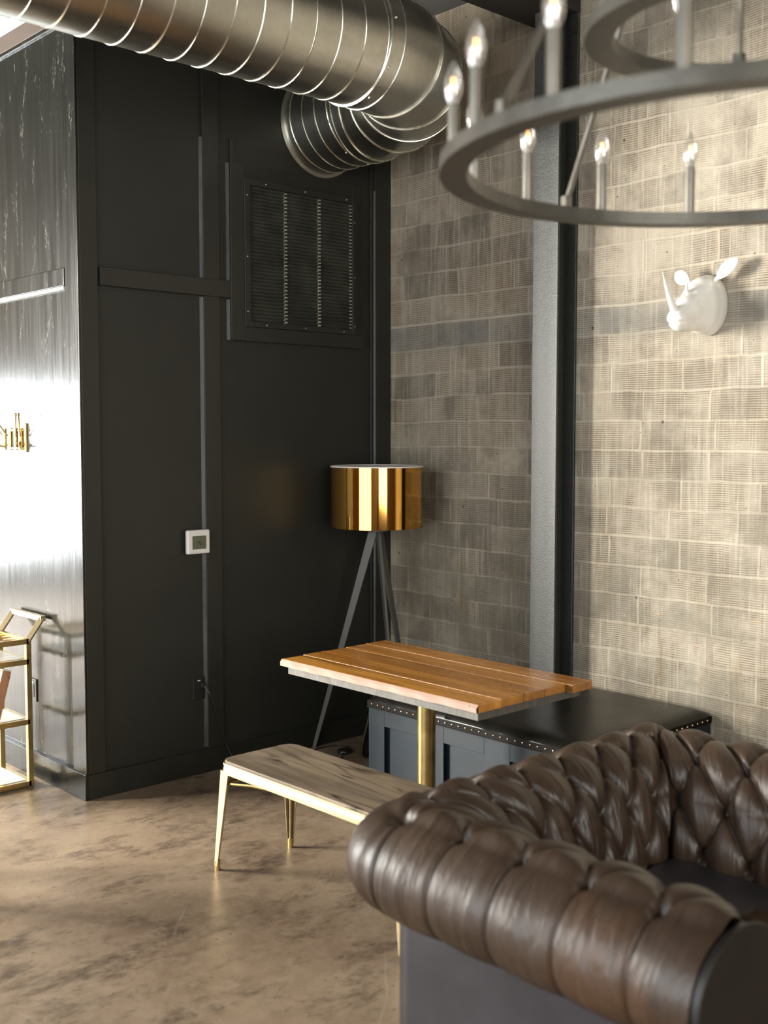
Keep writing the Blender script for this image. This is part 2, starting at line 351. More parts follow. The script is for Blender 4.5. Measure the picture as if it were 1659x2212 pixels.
M['front']=leather('shaded_arm_front_leather',(.007,.005,.0042),.5,uv=False,wr=.2)  # sofa leather darkened in colour for the shade on the arm fronts
M['iron']=simple('dark_bronze_iron',(.12,.112,.095),.42,.55,nscale=16,namp=.2,bump=.15,bscale=50)
M['sleeve']=simple('brushed_bronze_sleeve',(.25,.23,.195),.32,.7,nscale=16)
M['clip']=simple('worn_pale_clip_paint',(.40,.36,.27),.4,nscale=60,namp=.5)
M['louvre']=simple('louvre_black_paint',(.06,.06,.048),.35,nscale=8,namp=.4)
M['bead']=simple('worn_glossy_bead_paint',(.030,.029,.023),.38,nscale=3,namp=.95,bump=.6,bscale=50,stretch=(4,4,.8))
M['worn']=simple('pale_lit_edge_paint',(.55,.54,.50),.35,nscale=9,namp=.5)  # pale tone paints the lit bevel under the side wall's board
M['lampleg']=simple('grey_brown_lamp_leg',(.085,.08,.068),.45,nscale=10)
M['shelf']=wood('washed_shelf_board',(.50,.46,.41),(.68,.65,.60),(.42,.37,.32),'X',1,.35,bump=.1,seed=4)
M['chairwood']=wood('red_brown_chair_wood',(.26,.11,.05),(.36,.17,.085),(.15,.06,.03),'Z',1,.4,seed=6)
M['endgrain']=simple('pale_end_grain',(.62,.50,.36),.6,nscale=30)
M['terracotta']=simple('bare_terracotta',(.36,.13,.06),.8,nscale=20,bump=.6,bscale=60)
def glass(name,col=(1,1,1),mixv=.18,rough=.02,body=0):
    m=bpy.data.materials.new(name); m.use_nodes=True; nt=m.node_tree; k=N(nt); nt.nodes.clear()
    o=k.n('ShaderNodeOutputMaterial'); t=k.n('ShaderNodeBsdfTransparent'); g=k.n('ShaderNodeBsdfGlossy'); g.inputs['Roughness'].default_value=rough
    t.inputs[0].default_value=col+(1,); fr=k.n('ShaderNodeLayerWeight'); fr.inputs[0].default_value=mixv; x=k.n('ShaderNodeMixShader')
    k.l(fr.outputs['Fresnel'],x.inputs[0]); k.l(t.outputs[0],x.inputs[1]); k.l(g.outputs[0],x.inputs[2])
    if body:
        k.nt.links.remove(x.inputs[0].links[0]); x.inputs[0].default_value=.30
        df=k.n('ShaderNodeBsdfDiffuse'); df.inputs[0].default_value=(.9,.9,.86,1); y=k.n('ShaderNodeMixShader'); y.inputs[0].default_value=body; k.l(x.outputs[0],y.inputs[1]); k.l(df.outputs[0],y.inputs[2]); x=y
    k.l(x.outputs[0],o.inputs[0]); return m
M['glass']=glass('clear_bulb_glass',(.97,.97,.95),.55,.12,.10); M['pane']=glass('clear_pane',(.97,.98,.98),.12)
def emit(name,col,s):
    m,nt,b=mat(name); b.inputs['Emission Color'].default_value=col+(1,); b.inputs['Emission Strength'].default_value=s; b.inputs['Base Color'].default_value=col+(1,); return m
M['filament']=emit('lit_filament',(1,.42,.12),5)

# ------------------------------------------------------------------ setting
LX=1.944; CEIL=5.7
struct(B().box(-4.75,-8,-.12,2.2,8.1,0).obj('floor',M['floor'],smooth=False),'brown stained and polished concrete floor','floor')
struct(B().box(-4.75,-8,CEIL,2.2,8.1,CEIL+.1).obj('ceiling',M['ceil'],smooth=False),'dark painted ceiling','ceiling')
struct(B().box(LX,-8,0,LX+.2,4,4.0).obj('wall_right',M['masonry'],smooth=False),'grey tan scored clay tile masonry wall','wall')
struct(B().box(LX+.02,-8,4.0,LX+.2,4.1,CEIL).obj('wall_right_upper',M['ceil'],smooth=False),'dark upper wall above the clay tile masonry','wall')
struct(B().box(-4.75,-8.1,0,-4.3,-7.95,CEIL).box(-.9,-8.1,0,2.2,-7.95,CEIL).box(-4.3,-8.1,0,-.9,-7.95,.8).box(-4.3,-8.1,3.4,-.9,-7.95,CEIL).obj('wall_front',M['brownwall'],smooth=False),'brown wall behind the viewer','wall')
b=B()   # left wall with two openings
for a in [(-4.75,-8,0,-4.6,8.1,.4),(-4.75,-8,3.55,-4.6,8.1,CEIL),(-4.75,-8,3.3,-4.6,2.6,3.55),(-4.75,2.6,.4,-4.6,6.0,.85),(-4.75,-8,.4,-4.6,-4.4,3.3),(-4.75,-.8,.4,-4.6,2.6,3.3),(-4.75,6.0,.4,-4.6,8.1,3.55)]: b.box(*a)
struct(b.obj('wall_left',M['brownwall'],smooth=False),'brown window wall on the left','wall')
b=B()
for a in [(-4.75,7.9,0,-4.4,8.1,CEIL),(-4.4,7.9,2.3,-1.7,8.1,CEIL),(-1.7,7.9,0,.12,8.1,CEIL),(-4.4,7.9,0,-1.7,8.1,.3)]: b.box(*a)
struct(b.obj('wall_far',M['brownwall'],smooth=False),'brown far wall with a glazed opening','wall')
def windowframe(n,horiz,u0,u1,z0,z1,w,nu,nz,m='ceil'):
    b=B()
    def bar(ua,ub,za,zb):
        if horiz=='y': b.box(w-.03,ua,za,w+.03,ub,zb)
        else: b.box(ua,w-.03,za,ub,w+.03,zb)
    for i in range(nu+1):
        u=u0+(u1-u0)*i/nu; bar(u-.03,u+.03,z0,z1)
    for i in range(nz+1):
        z=z0+(z1-z0)*i/nz; bar(u0,u1,z-.03,z+.03)
    o=struct(b.obj('window_%d'%n,M[m],smooth=False),('tall side window beyond the glossy wall','near side window with a grid of panes','wide glazed opening in the far wall','bright clerestory window above the enclosure','large front window behind the viewer')[n-1],'window')
    g=B()
    if horiz=='y': g.box(w-.004,u0,z0,w+.004,u1,z1)
    else: g.box(u0,w-.004,z0,u1,w+.004,z1)
    g.obj('pane',M['pane'],o,smooth=False)
windowframe(1,'y',2.6,6.0,.85,3.55,-4.56,6,1)
windowframe(2,'y',-4.4,-.8,.4,3.3,-4.56,3,2)
windowframe(3,'x',-4.4,-1.7,.3,2.3,7.86,2,1)
windowframe(5,'x',-4.3,-.9,.8,3.4,-7.9,3,2)
# the panelled enclosure
struct(B().box(0,0,0,LX,.12,3.685).obj('wall_back',M['paint'],smooth=False),'matt black plywood panelled wall facing the viewer','wall')
struct(B().box(0,.12,0,.12,4,3.685).obj('wall_side',M['gloss'],smooth=False),'glossy scuffed black side wall of the enclosure','wall')
struct(B().box(0,4.1,0,.12,7.9,CEIL).obj('wall_hall',M['brownwall'],smooth=False),'brown wall of the hall beyond the enclosure','wall')
struct(B().box(0.0,0.0,3.687,LX,4,3.705).obj('ceiling_enclosure',M['ceil'],smooth=False),'top of the black enclosure','ceiling')
b=B()
for a in [(0,3.95,3.706,.1,4.1,CEIL),(1.9,3.95,3.706,LX,4.1,CEIL),(.1,3.95,3.706,1.9,4.1,4.3),(.1,3.95,5.6,1.9,4.1,CEIL)]: b.box(*a)
struct(b.obj('wall_clerestory',M['whitewall'],smooth=False),'upper wall around a bright clerestory window','wall')
windowframe(4,'x',.1,1.9,4.3,5.6,3.98,1,1,'whitewall')
struct(B().box(-.005,-.02,0,LX,0,.119).obj('baseboard_back',M['trimpaint'],bev=.003),'black baseboard under the panelled wall','baseboard')
struct(B().box(-.022,-.02,0,0,4,.125).obj('baseboard_side',M['gloss'],bev=.003),'black baseboard under the glossy side wall','baseboard')
tn=[0]
def trim(lbl,*bx,m='trimpaint',bev=.002):
    tn[0]+=1; b=B()
    for a in bx: b.box(*a)
    return struct(b.obj('trim_%d'%tn[0],M[m],bev=bev),lbl,'trim')
trim('black corner board at the outer edge of the panelled wall',(-.001,-.016,.12,.088,0,3.68))
trim('long black vertical batten left of the air grille',(.672,-.018,.12,.767,0,3.68))
trim('short black horizontal batten meeting the grille surround',(.098,-.026,2.421,.845,-.0,2.506))
trim('left board of the surround around the air grille',(.830,-.030,2.21,.913,0,3.10),(.843,-.014,3.10,.862,0,3.22))
trim('bottom board of the surround under the air grille',(.913,-.026,2.21,1.735,0,2.283))
trim('right and top boards of the surround around the air grille',(1.672,-.006,2.283,1.735,0,3.12),(.913,-.006,3.036,1.672,0,3.12))
trim('black corner board where panelled wall meets masonry',(1.826,-.024,.12,LX,0,3.68),(1.800,-.012,.12,1.826,0,3.68))
trim('vertical corner board on the glossy side wall',(-.013,-.016,.125,-.001,.112,3.62),m='gloss')
trim('horizontal board across the glossy side wall',(-.018,.112,2.42,0,4,2.505),m='gloss',bev=.004)
trim('pale lip painted as a lit edge under the horizontal board of the side wall',(-.020,.112,2.404,0,4,2.419),m='worn')  # the 'worn' paint is the pale tone of the lit bevel
trim('thin pale metal strip near the top of the side wall',(-.012,.0,3.612,.0,4,3.626),m='gloss')
trim('cap board on top of the side wall, painted with its brown reflection',(-.012,-.012,3.63,0,4,3.712),m='capreflect')
trim('bare terracotta course at the foot of the masonry',(1.925,-4.5,.27,LX,-2.25,.352),m='terracotta')

def bead(lbl,x,z0,z1,w,d=.012,y=0):
    tn[0]+=1; b=B(); b.prism([(x-w,y),(x,y-d),(x,y)],z0,z1,lambda a,b_,z:(a,b_,z))
    return struct(b.obj('trim_%d'%tn[0],M['bead'],smooth=False),lbl,'trim')
bead('worn shiny bead on the left edge of the long batten, above the short batten',.672,2.51,3.2,.012)
bead('worn shiny bead on the left edge of the long batten, below the short batten',.672,.13,2.415,.015)
bead('shiny bead left of the grille surround, upper piece',.830,2.51,3.10,.011,.016)
bead('shiny bead left of the grille surround, lower piece',.830,2.21,2.415,.011,.016)
bead('shiny bead near the inside corner of the panelled wall',1.826,.13,3.1,.014,.02)
# steel column and beam
t=thing('steel_column','tall black steel column with wide flanges, standing against the masonry wall','column',(1.868,-1.28,0))
y0,y1=-1.358,-1.204
B().box(1.790,y0,0,1.803,y1,3.75).obj('flange',M['steelpaint'],t,bev=.002)
B().box(1.928,y0,0,1.943,y1,3.75).obj('flange',M['steelpaint'],t,bev=.002)
B().box(1.803,(y0+y1)/2-.006,0,1.928,(y0+y1)/2+.006,3.75).obj('web',M['steelpaint'],t)
tag(B().box(-4.59,-1.36,3.75,LX-.001,-1.075,4.1).obj('ceiling_beam',M['ceil'],bev=.004),'dark beam crossing overhead and resting on the black steel column','beam')

# ------------------------------------------------------------------ duct
def duct():
    t=thing('spiral_duct','large galvanised spiral air duct with a segmented elbow entering the black wall','duct',(1.44,0,3.39))
    R=.252; z0=3.388; rho=.685; yc=-.42; xc=1.44-rho; ym=yc-rho
    b=B()
    b.cyl((-4.58,ym,z0),(xc,ym,z0),R,n=96,cap=False); b.obj('main_run',M['duct'],t)
    B().cyl((1.44,-.002,z0),(1.44,yc,z0),R,n=96,cap=False).obj('branch',M['duct'],t)
    def helix(p0,ax,L,pitch,u,v,r,name='seam'):
        n=int(L/pitch*48); pts=[]
        for i in range(n+1):
            a=2*math.pi*48*0+2*math.pi*i/48; s=pitch*i/48
            if s>L: break
            pts.append(Vector(p0)+Vector(ax)*s+(Vector(u)*math.cos(a)+Vector(v)*math.sin(a))*(r+.001))
        B().tube(pts,.0030,6).obj(name,M['seam'],t)
    helix((-4.5,ym,z0),(1,0,0),4.5+xc-.04,.125,(0,1,0),(0,0,1),R)
    helix((1.44,-.01,z0),(0,-1,0),abs(yc)-.05,.098,(1,0,0),(0,0,1),R)
    # collars
    def band(c,ax,w,rr,nm='collar'):
        ax=Vector(ax); B().lathe([(rr+.001,-w/2),(rr+.005,-w/2+.002),(rr+.005,w/2-.002),(rr+.001,w/2)],c,ax,96).obj(nm,M['duct'],t)
        for s in (-1,1): B().lathe([(rr,s*w/2-.004),(rr+.009,s*w/2),(rr,s*w/2+.004)],c,ax,96).obj('collar_rim',M['seam'],t)
    band((xc-.015,ym,z0),(1,0,0),.075,R); band((1.44,yc,z0),(0,1,0),.06,R)
    B().lathe([(R+.018,-.004),(R+.018,0),(R,.004)],(1.44,-.006,z0),(0,-1,0),96).obj('wall_flange',M['duct'],t)
    # gored elbow : centre of turn (xc,yc) ; from angle 0 (branch, x=xc+rho) to -90 (main)
    G=5; n=96; b=B(); prev=None; seams=[]
    for g in range(G+1):
        a=-math.pi/2*g/G; d=Vector((-math.sin(a)*-1,0,0))
        e=Vector((math.cos(a),math.sin(a),0))      # outward in miter plane
        seg=math.pi/2/G/2
        # miter planes at boundaries : radial planes. inner gores straight between them
        vs=[]
        for i in range(n):
            w=2*math.pi*i/n; rr=rho+R*math.cos(w)
            k=1.0
            vs.append(b.bm.verts.new((xc+e.x*rr*k,yc+e.y*rr*k,z0+R*math.sin(w))))
        if prev: b.bridge(prev,vs)
        prev=vs
        if 0<g<G: seams.append([v.co.copy() for v in vs])
    b.obj('elbow',M['duct'],t,ang=60)
    for s in seams:
        c=sum(s,Vector())/len(s); q=[c+(p-c)*1.008 for p in s]+[c+(s[0]-c)*1.008,c+(s[1]-c)*1.008]
        B().tube(q,.0052,8,cap=False).obj('elbow_seam',M['seam'],t)
    # screws and small printed label
    for a in (20,95,170,215,250,300,340):
        w=R_(a); B().ell((xc-.03,ym+(R+.006)*math.cos(w),z0+(R+.006)*math.sin(w)),(.006,.006,.006),10).obj('screw',M['seam'],t)
    for a in (200,240,275,320):
        w=R_(a); B().ell((1.44+(R+.006)*math.cos(w),yc+.055,z0+(R+.006)*math.sin(w)),(.006,.006,.006),10).obj('screw',M['seam'],t)
    return t
duct()

# ------------------------------------------------------------------ air grille
def grille():
    t=thing('air_return_grille','black louvred return air grille high on the panelled wall','vent',(1.29,0,2.28))
    x0,x1,z0,z1=.913,1.669,2.283,3.034; ix0,ix1,iz0,iz1=.950,1.645,2.312,3.0
    b=B()
    for a in [(x0,-.034,z0,ix0,0,z1),(ix1,-.034,z0,x1,0,z1),(ix0,-.034,z0,ix1,0,iz0),(ix0,-.034,iz1,ix1,0,z1)]: b.box(*a)
    b.obj('frame',M['trimpaint'],t,bev=.002)
    B().box(ix0,-.003,iz0,ix1,-.001,iz1).obj('backing',M['gap'],t)
    n=37; b=B(); dz=(iz1-iz0)/n
    for i in range(n):
        z=iz0+dz*(i+.5); Mx=Matrix.Translation((0,-.017,z))@Matrix.Rotation(R_(-38),4,'X')
        b.box(ix0,-.012,-.0007,ix1,.012,.0007,Mx)
    b.obj('louvres',M['louvre'],t,smooth=False)
    for fx in (.335,.665):
        x=ix0+(ix1-ix0)*fx; b=B()
        for i in range(n): 
            z=iz0+dz*(i+.5); b.box(x-.007,-.030,z-.0042,x+.007,-.020,z+.0022)
        b.box(x-.005,-.012,iz0,x+.005,-.005,iz1)
        b.obj('mullion',M['clip'],t,smooth=False)
    b=B()
    for i in range(n):
        z=iz0+dz*(i+.5); b.box(ix1-.012,-.028,z-.003,ix1-.0005,-.018,z+.002)
    b.obj('edge_clips',M['clip'],t,smooth=False)
    for x,z in [(.93,2.95),(.93,2.64),(.93,2.36),(1.05,3.018),(1.31,3.018),(1.60,3.018),(1.66,2.9),(1.66,2.6),(1.66,2.33),(1.05,2.297),(1.31,2.297),(1.58,2.297)]:
        B().ell((x,-.0345,z),(.004,.002,.004),10).obj('screw',M['seam'],t)
grille()

# ------------------------------------------------------------------ thermostat, outlets, hooks
def text(s,size,loc,rot,m,parent,name):
    c=bpy.data.curves.new(name,'FONT'); c.body=s; c.size=size; c.extrude=.0003; c.align_x='CENTER'; c.align_y='CENTER'
    o=bpy.data.objects.new(name,c); COL.objects.link(o); dg=bpy.context.evaluated_depsgraph_get(); me=bpy.data.meshes.new_from_object(o.evaluated_get(dg))
    bpy.data.objects.remove(o); q=bpy.data.objects.new(name,me); COL.objects.link(q); q.parent=parent
    q.matrix_parent_inverse=Matrix.Translation(-parent.location); q.location=loc; q.rotation_euler=rot; me.materials.clear(); me.materials.append(m); return q
t=thing('thermostat','square white thermostat with grey display on the black panelled wall','thermostat',(.609,0,1.191))
B().box(.543,-.046,1.131,.676,-.018,1.252).obj('housing',M['whiteplastic'],t,bev=.009,seg=4)
B().box(.569,-.0475,1.155,.651,-.0455,1.222).obj('display',M['lcd'],t,bev=.001)
text('72',.026,(.612,-.0479,1.183),(R_(90),0,0),M['blackplastic'],t,'display_digits')
def outlet(name,label,axis,u,z,parentloc):
    t=thing(name,label,'outlet',parentloc)
    def bx(ua,d0,za,ub,d1,zb,nm,m,bev):
        b=B()
        if axis=='x': b.box(ua,-d1,za,ub,-d0,zb)
        else: b.box(-d1,ua,za,-d0,ub,zb)
        return b.obj(nm,M[m],t,bev=bev)
    bx(u-.036,0,z-.058,u+.036,.0075,z+.058,'cover_plate','blackplastic',.003)
    bx(u-.017,.0075,z-.034,u+.017,.0105,z+.034,'receptacle','gap' if axis=='x' else 'blackplastic',.002)
    bx(u-.009,.0075,z+.037,u+.007,.0095,z+.043,'indicator_light','whiteplastic',.0005)
    for dz in (-.017,.017):
        for du in (-.006,.006): bx(u+du-.001,.0105,z+dz-.004,u+du+.001,.0108,z+dz+.004,'slot','gap',0)
    return t
outlet('wall_outlet','black wall outlet low on the panelled wall with a cord plugged in','x',.625,.440,(.625,0,.44))
outlet('wall_outlet','black wall outlet low on the glossy side wall behind the bar cart','y',.545,.437,(0,.545,.437))
t=thing('coat_hook_rack','brass swivelling coat hooks on the glossy side wall','coat hook',(0,.64,1.71))
B().box(-.010,.560,1.64,0,.592,1.785).obj('wall_plate',M['brass'],t,bev=.002)
B().box(-.03,.585,1.655,-.008,.73,1.665).obj('bracket',M['brass'],t,bev=.002)
B().box(-.03,.585,1.745,-.008,.73,1.755).obj('bracket',M['brass'],t,bev=.002)
for i,(y,rt) in enumerate([(.598,-60),(.650,-66),(.715,38),(.78,60)]):
    o=B(); yy=y; ca,sa=math.cos(R_(rt)),math.sin(R_(rt))
    def P(r,z): return (-.02-r*ca, yy+r*sa, z)
    o.cyl((-.02,yy,1.65),(-.02,yy,1.76),.010,n=14)
    o.tube([P(.0,1.715),P(.02,1.73),P(.055,1.78),P(.085,1.825)],.0042,8)
    o.ell(P(.086,1.827),(.008,.008,.008),10)
    o.tube([P(0,1.70)]+[P(.034-.026*math.cos(a),1.693-.026*math.sin(a)) for a in [R_(x) for x in range(0,200,20)]],.0042,8)
    o.obj('hook',M['brass'],t)

# ------------------------------------------------------------------ floor lamp
def lamp():
    cx,cy=1.572,-.312
    t=thing('floor_lamp','tripod floor lamp with shiny gold drum shade in the corner','lamp',(cx,cy,0))
    zb,zt=1.232,1.560; r=.249
    B().lathe([(r,zb),(r,zt)],(cx,cy,0),n=128).obj('lamp_shade',M['gold'],t)
    B().lathe([(r-.004,zb+.004),(r-.004,zt-.004)],(cx,cy,0),n=96).obj('shade_lining',M['goldin'],t)
    B().lathe([(r-.005,zt-.003),(r-.004,zt+.002),(r+.002,zt+.002),(r+.002,zt-.006)],(cx,cy,0),n=96).obj('top_rim',M['rim'],t)
    B().lathe([(r-.005,zb+.003),(r-.004,zb-.001),(r+.002,zb-.001),(r+.002,zb+.003)],(cx,cy,0),n=96).obj('bottom_rim',M['gold'],t)
    b=B()
    for a in (0,120,240): b.cyl((cx,cy,zt-.05),(cx+(r-.006)*math.cos(R_(a)),cy+(r-.006)*math.sin(R_(a)),zt-.012),.002,n=8)
    b.cyl((cx,cy,1.22),(cx,cy,1.40),.012,n=16); b.obj('shade_spider',M['seam'],t)
    B().ell((cx,cy,1.45),(.03,.03,.045),20).obj('light_bulb',M['whiteplastic'],t)
    B().cyl((cx,cy,1.205),(cx,cy,1.222),.058,n=40).obj('hub',M['lampleg'],t,bev=.003)
    for fx,fy in ((1.352,-.035),(1.415,-.655),(1.905,-.262)):
        top=Vector((cx+(fx-cx)*.06,cy+(fy-cy)*.06,1.207)); bot=Vector((fx,fy,.0)); d=(bot-top).normalized(); nn=d.cross(Vector((fx-cx,fy-cy,0)).normalized()).normalized(); side=d.cross(nn).normalized(); b=B(); L=None
        for p,w,h in ((top,.046,.016),(bot,.020,.012)):
            q=[b.bm.verts.new(p+side*sx*w/2+nn*sy*h/2) for sx,sy in ((-1,-1),(1,-1),(1,1),(-1,1))]
            if L: b.bridge(L,q)
            else: b.bm.faces.new(q[::-1])
            L=q
        b.bm.faces.new(L); b.obj('leg',M['lampleg'],t,bev=.002)
    # cord : outlet -> floor -> switch -> lamp
    B().box(.622,-.036,.446,.646,-.0115,.470).obj('plug',M['blackplastic'],t,bev=.004)
    def cat(P,n=8):
        P=[Vector(p) for p in P]; out=[]; P=[P[0]]+P+[P[-1]]
        for i in range(1,len(P)-2):
            for j in range(n):
                s=j/n; a,b_,c,d=P[i-1:i+3]; out.append(.5*((2*b_)+(c-a)*s+(2*a-5*b_+4*c-d)*s*s+(3*b_-a-3*c+d)*s**3))
        out.append(P[-2]); return out
    pts=cat([(.634,-.038,.455),(.66,-.062,.40),(.71,-.06,.26),(.755,-.05,.14),(.80,-.075,.05),(.88,-.09,.004),(1.0,-.14,.004),(1.13,-.33,.004),(1.27,-.34,.004),(1.375,-.255,.012)])
    B().tube(pts,.0035,8).obj('cord',M['blackplastic'],t)
    pts=cat([(1.445,-.20,.012),(1.49,-.165,.005),(1.46,-.09,.004),(1.38,-.075,.004),(1.30,-.08,.004),(1.27,-.055,.004)])
    B().tube(pts,.0035,8).obj('cord',M['blackplastic'],t)
    B().lathe([(.036,0),(.040,.006),(.038,.016),(.024,.022),(.0,.023)],(1.409,-.227,0.001),n=28,cap0=True).obj('foot_switch',M['blackplastic'],t)
lamp()
# brass edged panel glimpsed behind the banquette
def rpoly(pts,r,n=6):
    out=[]; N_=len(pts)
    for i in range(N_):
        p0,p,p1=Vector(pts[i-1]),Vector(pts[i]),Vector(pts[(i+1)%N_]); a=(p0-p).normalized(); c=(p1-p).normalized(); rr=r[i] if isinstance(r,list) else r
        ang=a.angle(c); tl=min(rr/math.tan(ang/2),.45*min((p0-p).length,(p1-p).length))
        A=p+a*tl; C_=p+c*tl
        for j in range(n+1):
            s=j/n; out.append(tuple((A*(1-s)+p*s)*(1-s)+(p*(1-s)+C_*s)*s))
    return out
t=thing('brass_edged_panel','dark upright panel with thin brass edge and round opening, half hidden behind banquette','panel',(1.55,-.40,0))
outer=rpoly([(1.352,0.002),(1.80,0.002),(1.74,.42),(1.493,.42)],[.065,.05,.06,.06])
hole=[(1.52+.082*math.cos(2*math.pi*i/32),.115+.070*math.sin(2*math.pi*i/32)) for i in range(32)]
def ringprism(outer,inner,yA,yB,name,m,t):
    b=B(); bm=b.bm
    for y in (yA,yB):
        vo=[bm.verts.new((p[0],y,p[1])) for p in outer]; vi=[bm.verts.new((p[0],y,p[1])) for p in inner]
        es=[bm.edges.new((v[i],v[(i+1)%len(v)])) for v in (vo,vi) for i in range(len(v))]
        bmesh.ops.triangle_fill(bm,use_beauty=True,edges=es)
        if y==yA: A=(vo,vi)
        else:
            b.bridge(A[0],vo); b.bridge(A[1],vi)
    return b.obj(name,m,t,smooth=False)
ringprism(outer,hole,-.406,-.394,'plate',M['blackplastic'],t)
B().tube([(p[0],-.407,p[1]) for p in outer+outer[:1]],.0035,6,cap=False).obj('brass_edge',M['brass'],t)

# ------------------------------------------------------------------ table
def table():
    t=thing('pedestal_table','reclaimed plank table on a brass pedestal post beside the banquette','table',(.735,-1.535,0))
    w=.126; xs=[.418+w*i for i in range(6)]; ys0=[-2.116,-2.113,-2.112,-2.112,-2.146]; ys1=[-.966,-.955,-.958,-.95,-.945]
    b=B()
    for i in range(5): b.box(xs[i]+(.0008 if i else 0),ys0[i],.728,xs[i+1]-.0008,ys1[i],.76+(0,.0006,0,.0004,.001)[i])
    top=b.obj('tabletop',M['tabletop'],t,bev=.0025)
    # wavy pale sawn edge along the window side
    b=B(); n=60; L=None
    rnd=random.Random(3)
    for i in range(n+1):
        y=-.966-(2.116-.966)*i/n; o=.004*math.sin(i*.9)+.003*math.sin(i*.37+1)+rnd.uniform(-.001,.001)
        q=[b.bm.verts.new(p) for p in [(.4185,y,.7285),(.409+o*.5,y,.731),(.408+o*.6,y,.748+o*.3),(.4185,y,.7595)]]
        if L:
            for j in range(3): b.bm.faces.new([L[j],L[j+1],q[j+1],q[j]])
        L=q
    b.obj('sawn_edge',M['tableedge'],t)
    b=B(); b.box(.438,-2.095,.694,1.035,-.985,.7278); b.obj('underlayer',M['tableply'],t,bev=.001)
    B().cyl((.735,-1.535,.012),(.735,-1.535,.690),.038,n=48).obj('pedestal_post',M['polebrass'],t)
    B().cyl((.735,-1.535,.680),(.735,-1.535,.694),.11,n=40).obj('mounting_plate',M['polebrass'],t,bev=.002)
    B().lathe([(.27,0),(.27,.012),(.06,.022),(.045,.03)],(.735,-1.535,0),n=56,cap0=True,cap1=True).obj('base',M['polebrass'],t)
table()

# ------------------------------------------------------------------ bench
def bench():
    x0,x1,y0,y1=-.045,.318,-2.20,-1.158; zt=.452
    t=thing('low_bench','low backless bench with weathered wooden seat and pale gold metal frame','bench',((x0+x1)/2,(y0+y1)/2,0))
    P=rpoly([(x0,y0),(x1,y0),(x1,y1),(x0,y1)],.06,8)
    def off(P,d):
        cx,cy=(x0+x1)/2,(y0+y1)/2
        return [(p[0]+ (d if p[0]>cx else -d), p[1]+(d if p[1]>cy else -d)) for p in P]
    B().prism(off(P,-.004),zt-.014,zt,lambda a,b,z:(a,b,z)).obj('seat',M['benchwood'],t,bev=.003)
    b=B(); L=None
    for d,z in [(-.004,zt-.0145),(.001,zt-.010),(.002,zt-.018),(-.002,zt-.022),(.001,zt-.030),(.002,zt-.052),(-.002,zt-.055),(-.002,zt-.02)]:
        q=[b.bm.verts.new((p[0],p[1],z)) for p in off(P,d)]
        if L: b.bridge(L,q)
        L=q
    b.obj('apron',M['palebrass'],t)
    for sx,sy in ((0,1),(1,1),(0,0),(1,0)):
        X=x0 if sx==0 else x1; Y=y0 if sy==0 else y1; dx=1 if sx==0 else -1; dy=1 if sy==0 else -1
        # folded sheet leg : L section tapering to a foot
        top=Vector((X+dx*.004,Y+dy*.006,zt-.045)); ft=Vector((X-dx*.012,Y-dy*.022,.018))
        b=B()
        for ax,wt,wb in (((dx,0,0),.050,.020),((0,dy,0),.052,.021)):
            a=Vector(ax); c=Vector((dx,0,0)) if ax[0]==0 else Vector((0,dy,0))
            vs=[top,top+a*wt,ft+a*wb,ft]; 
            v2=[p+c*.004 for p in vs]; A=[b.bm.verts.new(p) for p in vs]; C_=[b.bm.verts.new(p) for p in v2]
            b.bridge(A,C_); b.bm.faces.new(A[::-1]); b.bm.faces.new(C_)
        rib=[top+Vector((dx*.022,dy*.022,0)),ft+Vector((dx*.010,dy*.010,0))]
        b.cyl(rib[0],rib[1],.007,.005,n=10)
        leg=b.obj('leg',M['palebrass'],t,bev=.0015)
        B().cyl(ft+Vector((dx*.010,dy*.010,-.018)),ft+Vector((dx*.010,dy*.010,.022)),.0115,n=20).obj('foot_cap',M['polebrass'],leg if False else t)
    # X brace under the seat and end stretchers
    z=.355
    for Y,s in ((y1-.02,1),(y0+.02,-1)):
        B().tube([(x0+.012,Y,z),(x1-.012,Y,z)],.006,8).obj('stretcher',M['polebrass'],t)
    for sx,sgn in ((x0+.012,1),(x1-.012,-1)):
        B().tube([(sx,y1-.022,z),(sx+sgn*.06,y1-.12,z),(sx+sgn*.165,(y0+y1)/2,z-.005)],.007,8).obj('brace',M['polebrass'],t)
        B().tube([(sx,y0+.022,z),(sx+sgn*.06,y0+.12,z),(sx+sgn*.165,(y0+y1)/2,z-.005)],.007,8).obj('brace',M['polebrass'],t)
bench()

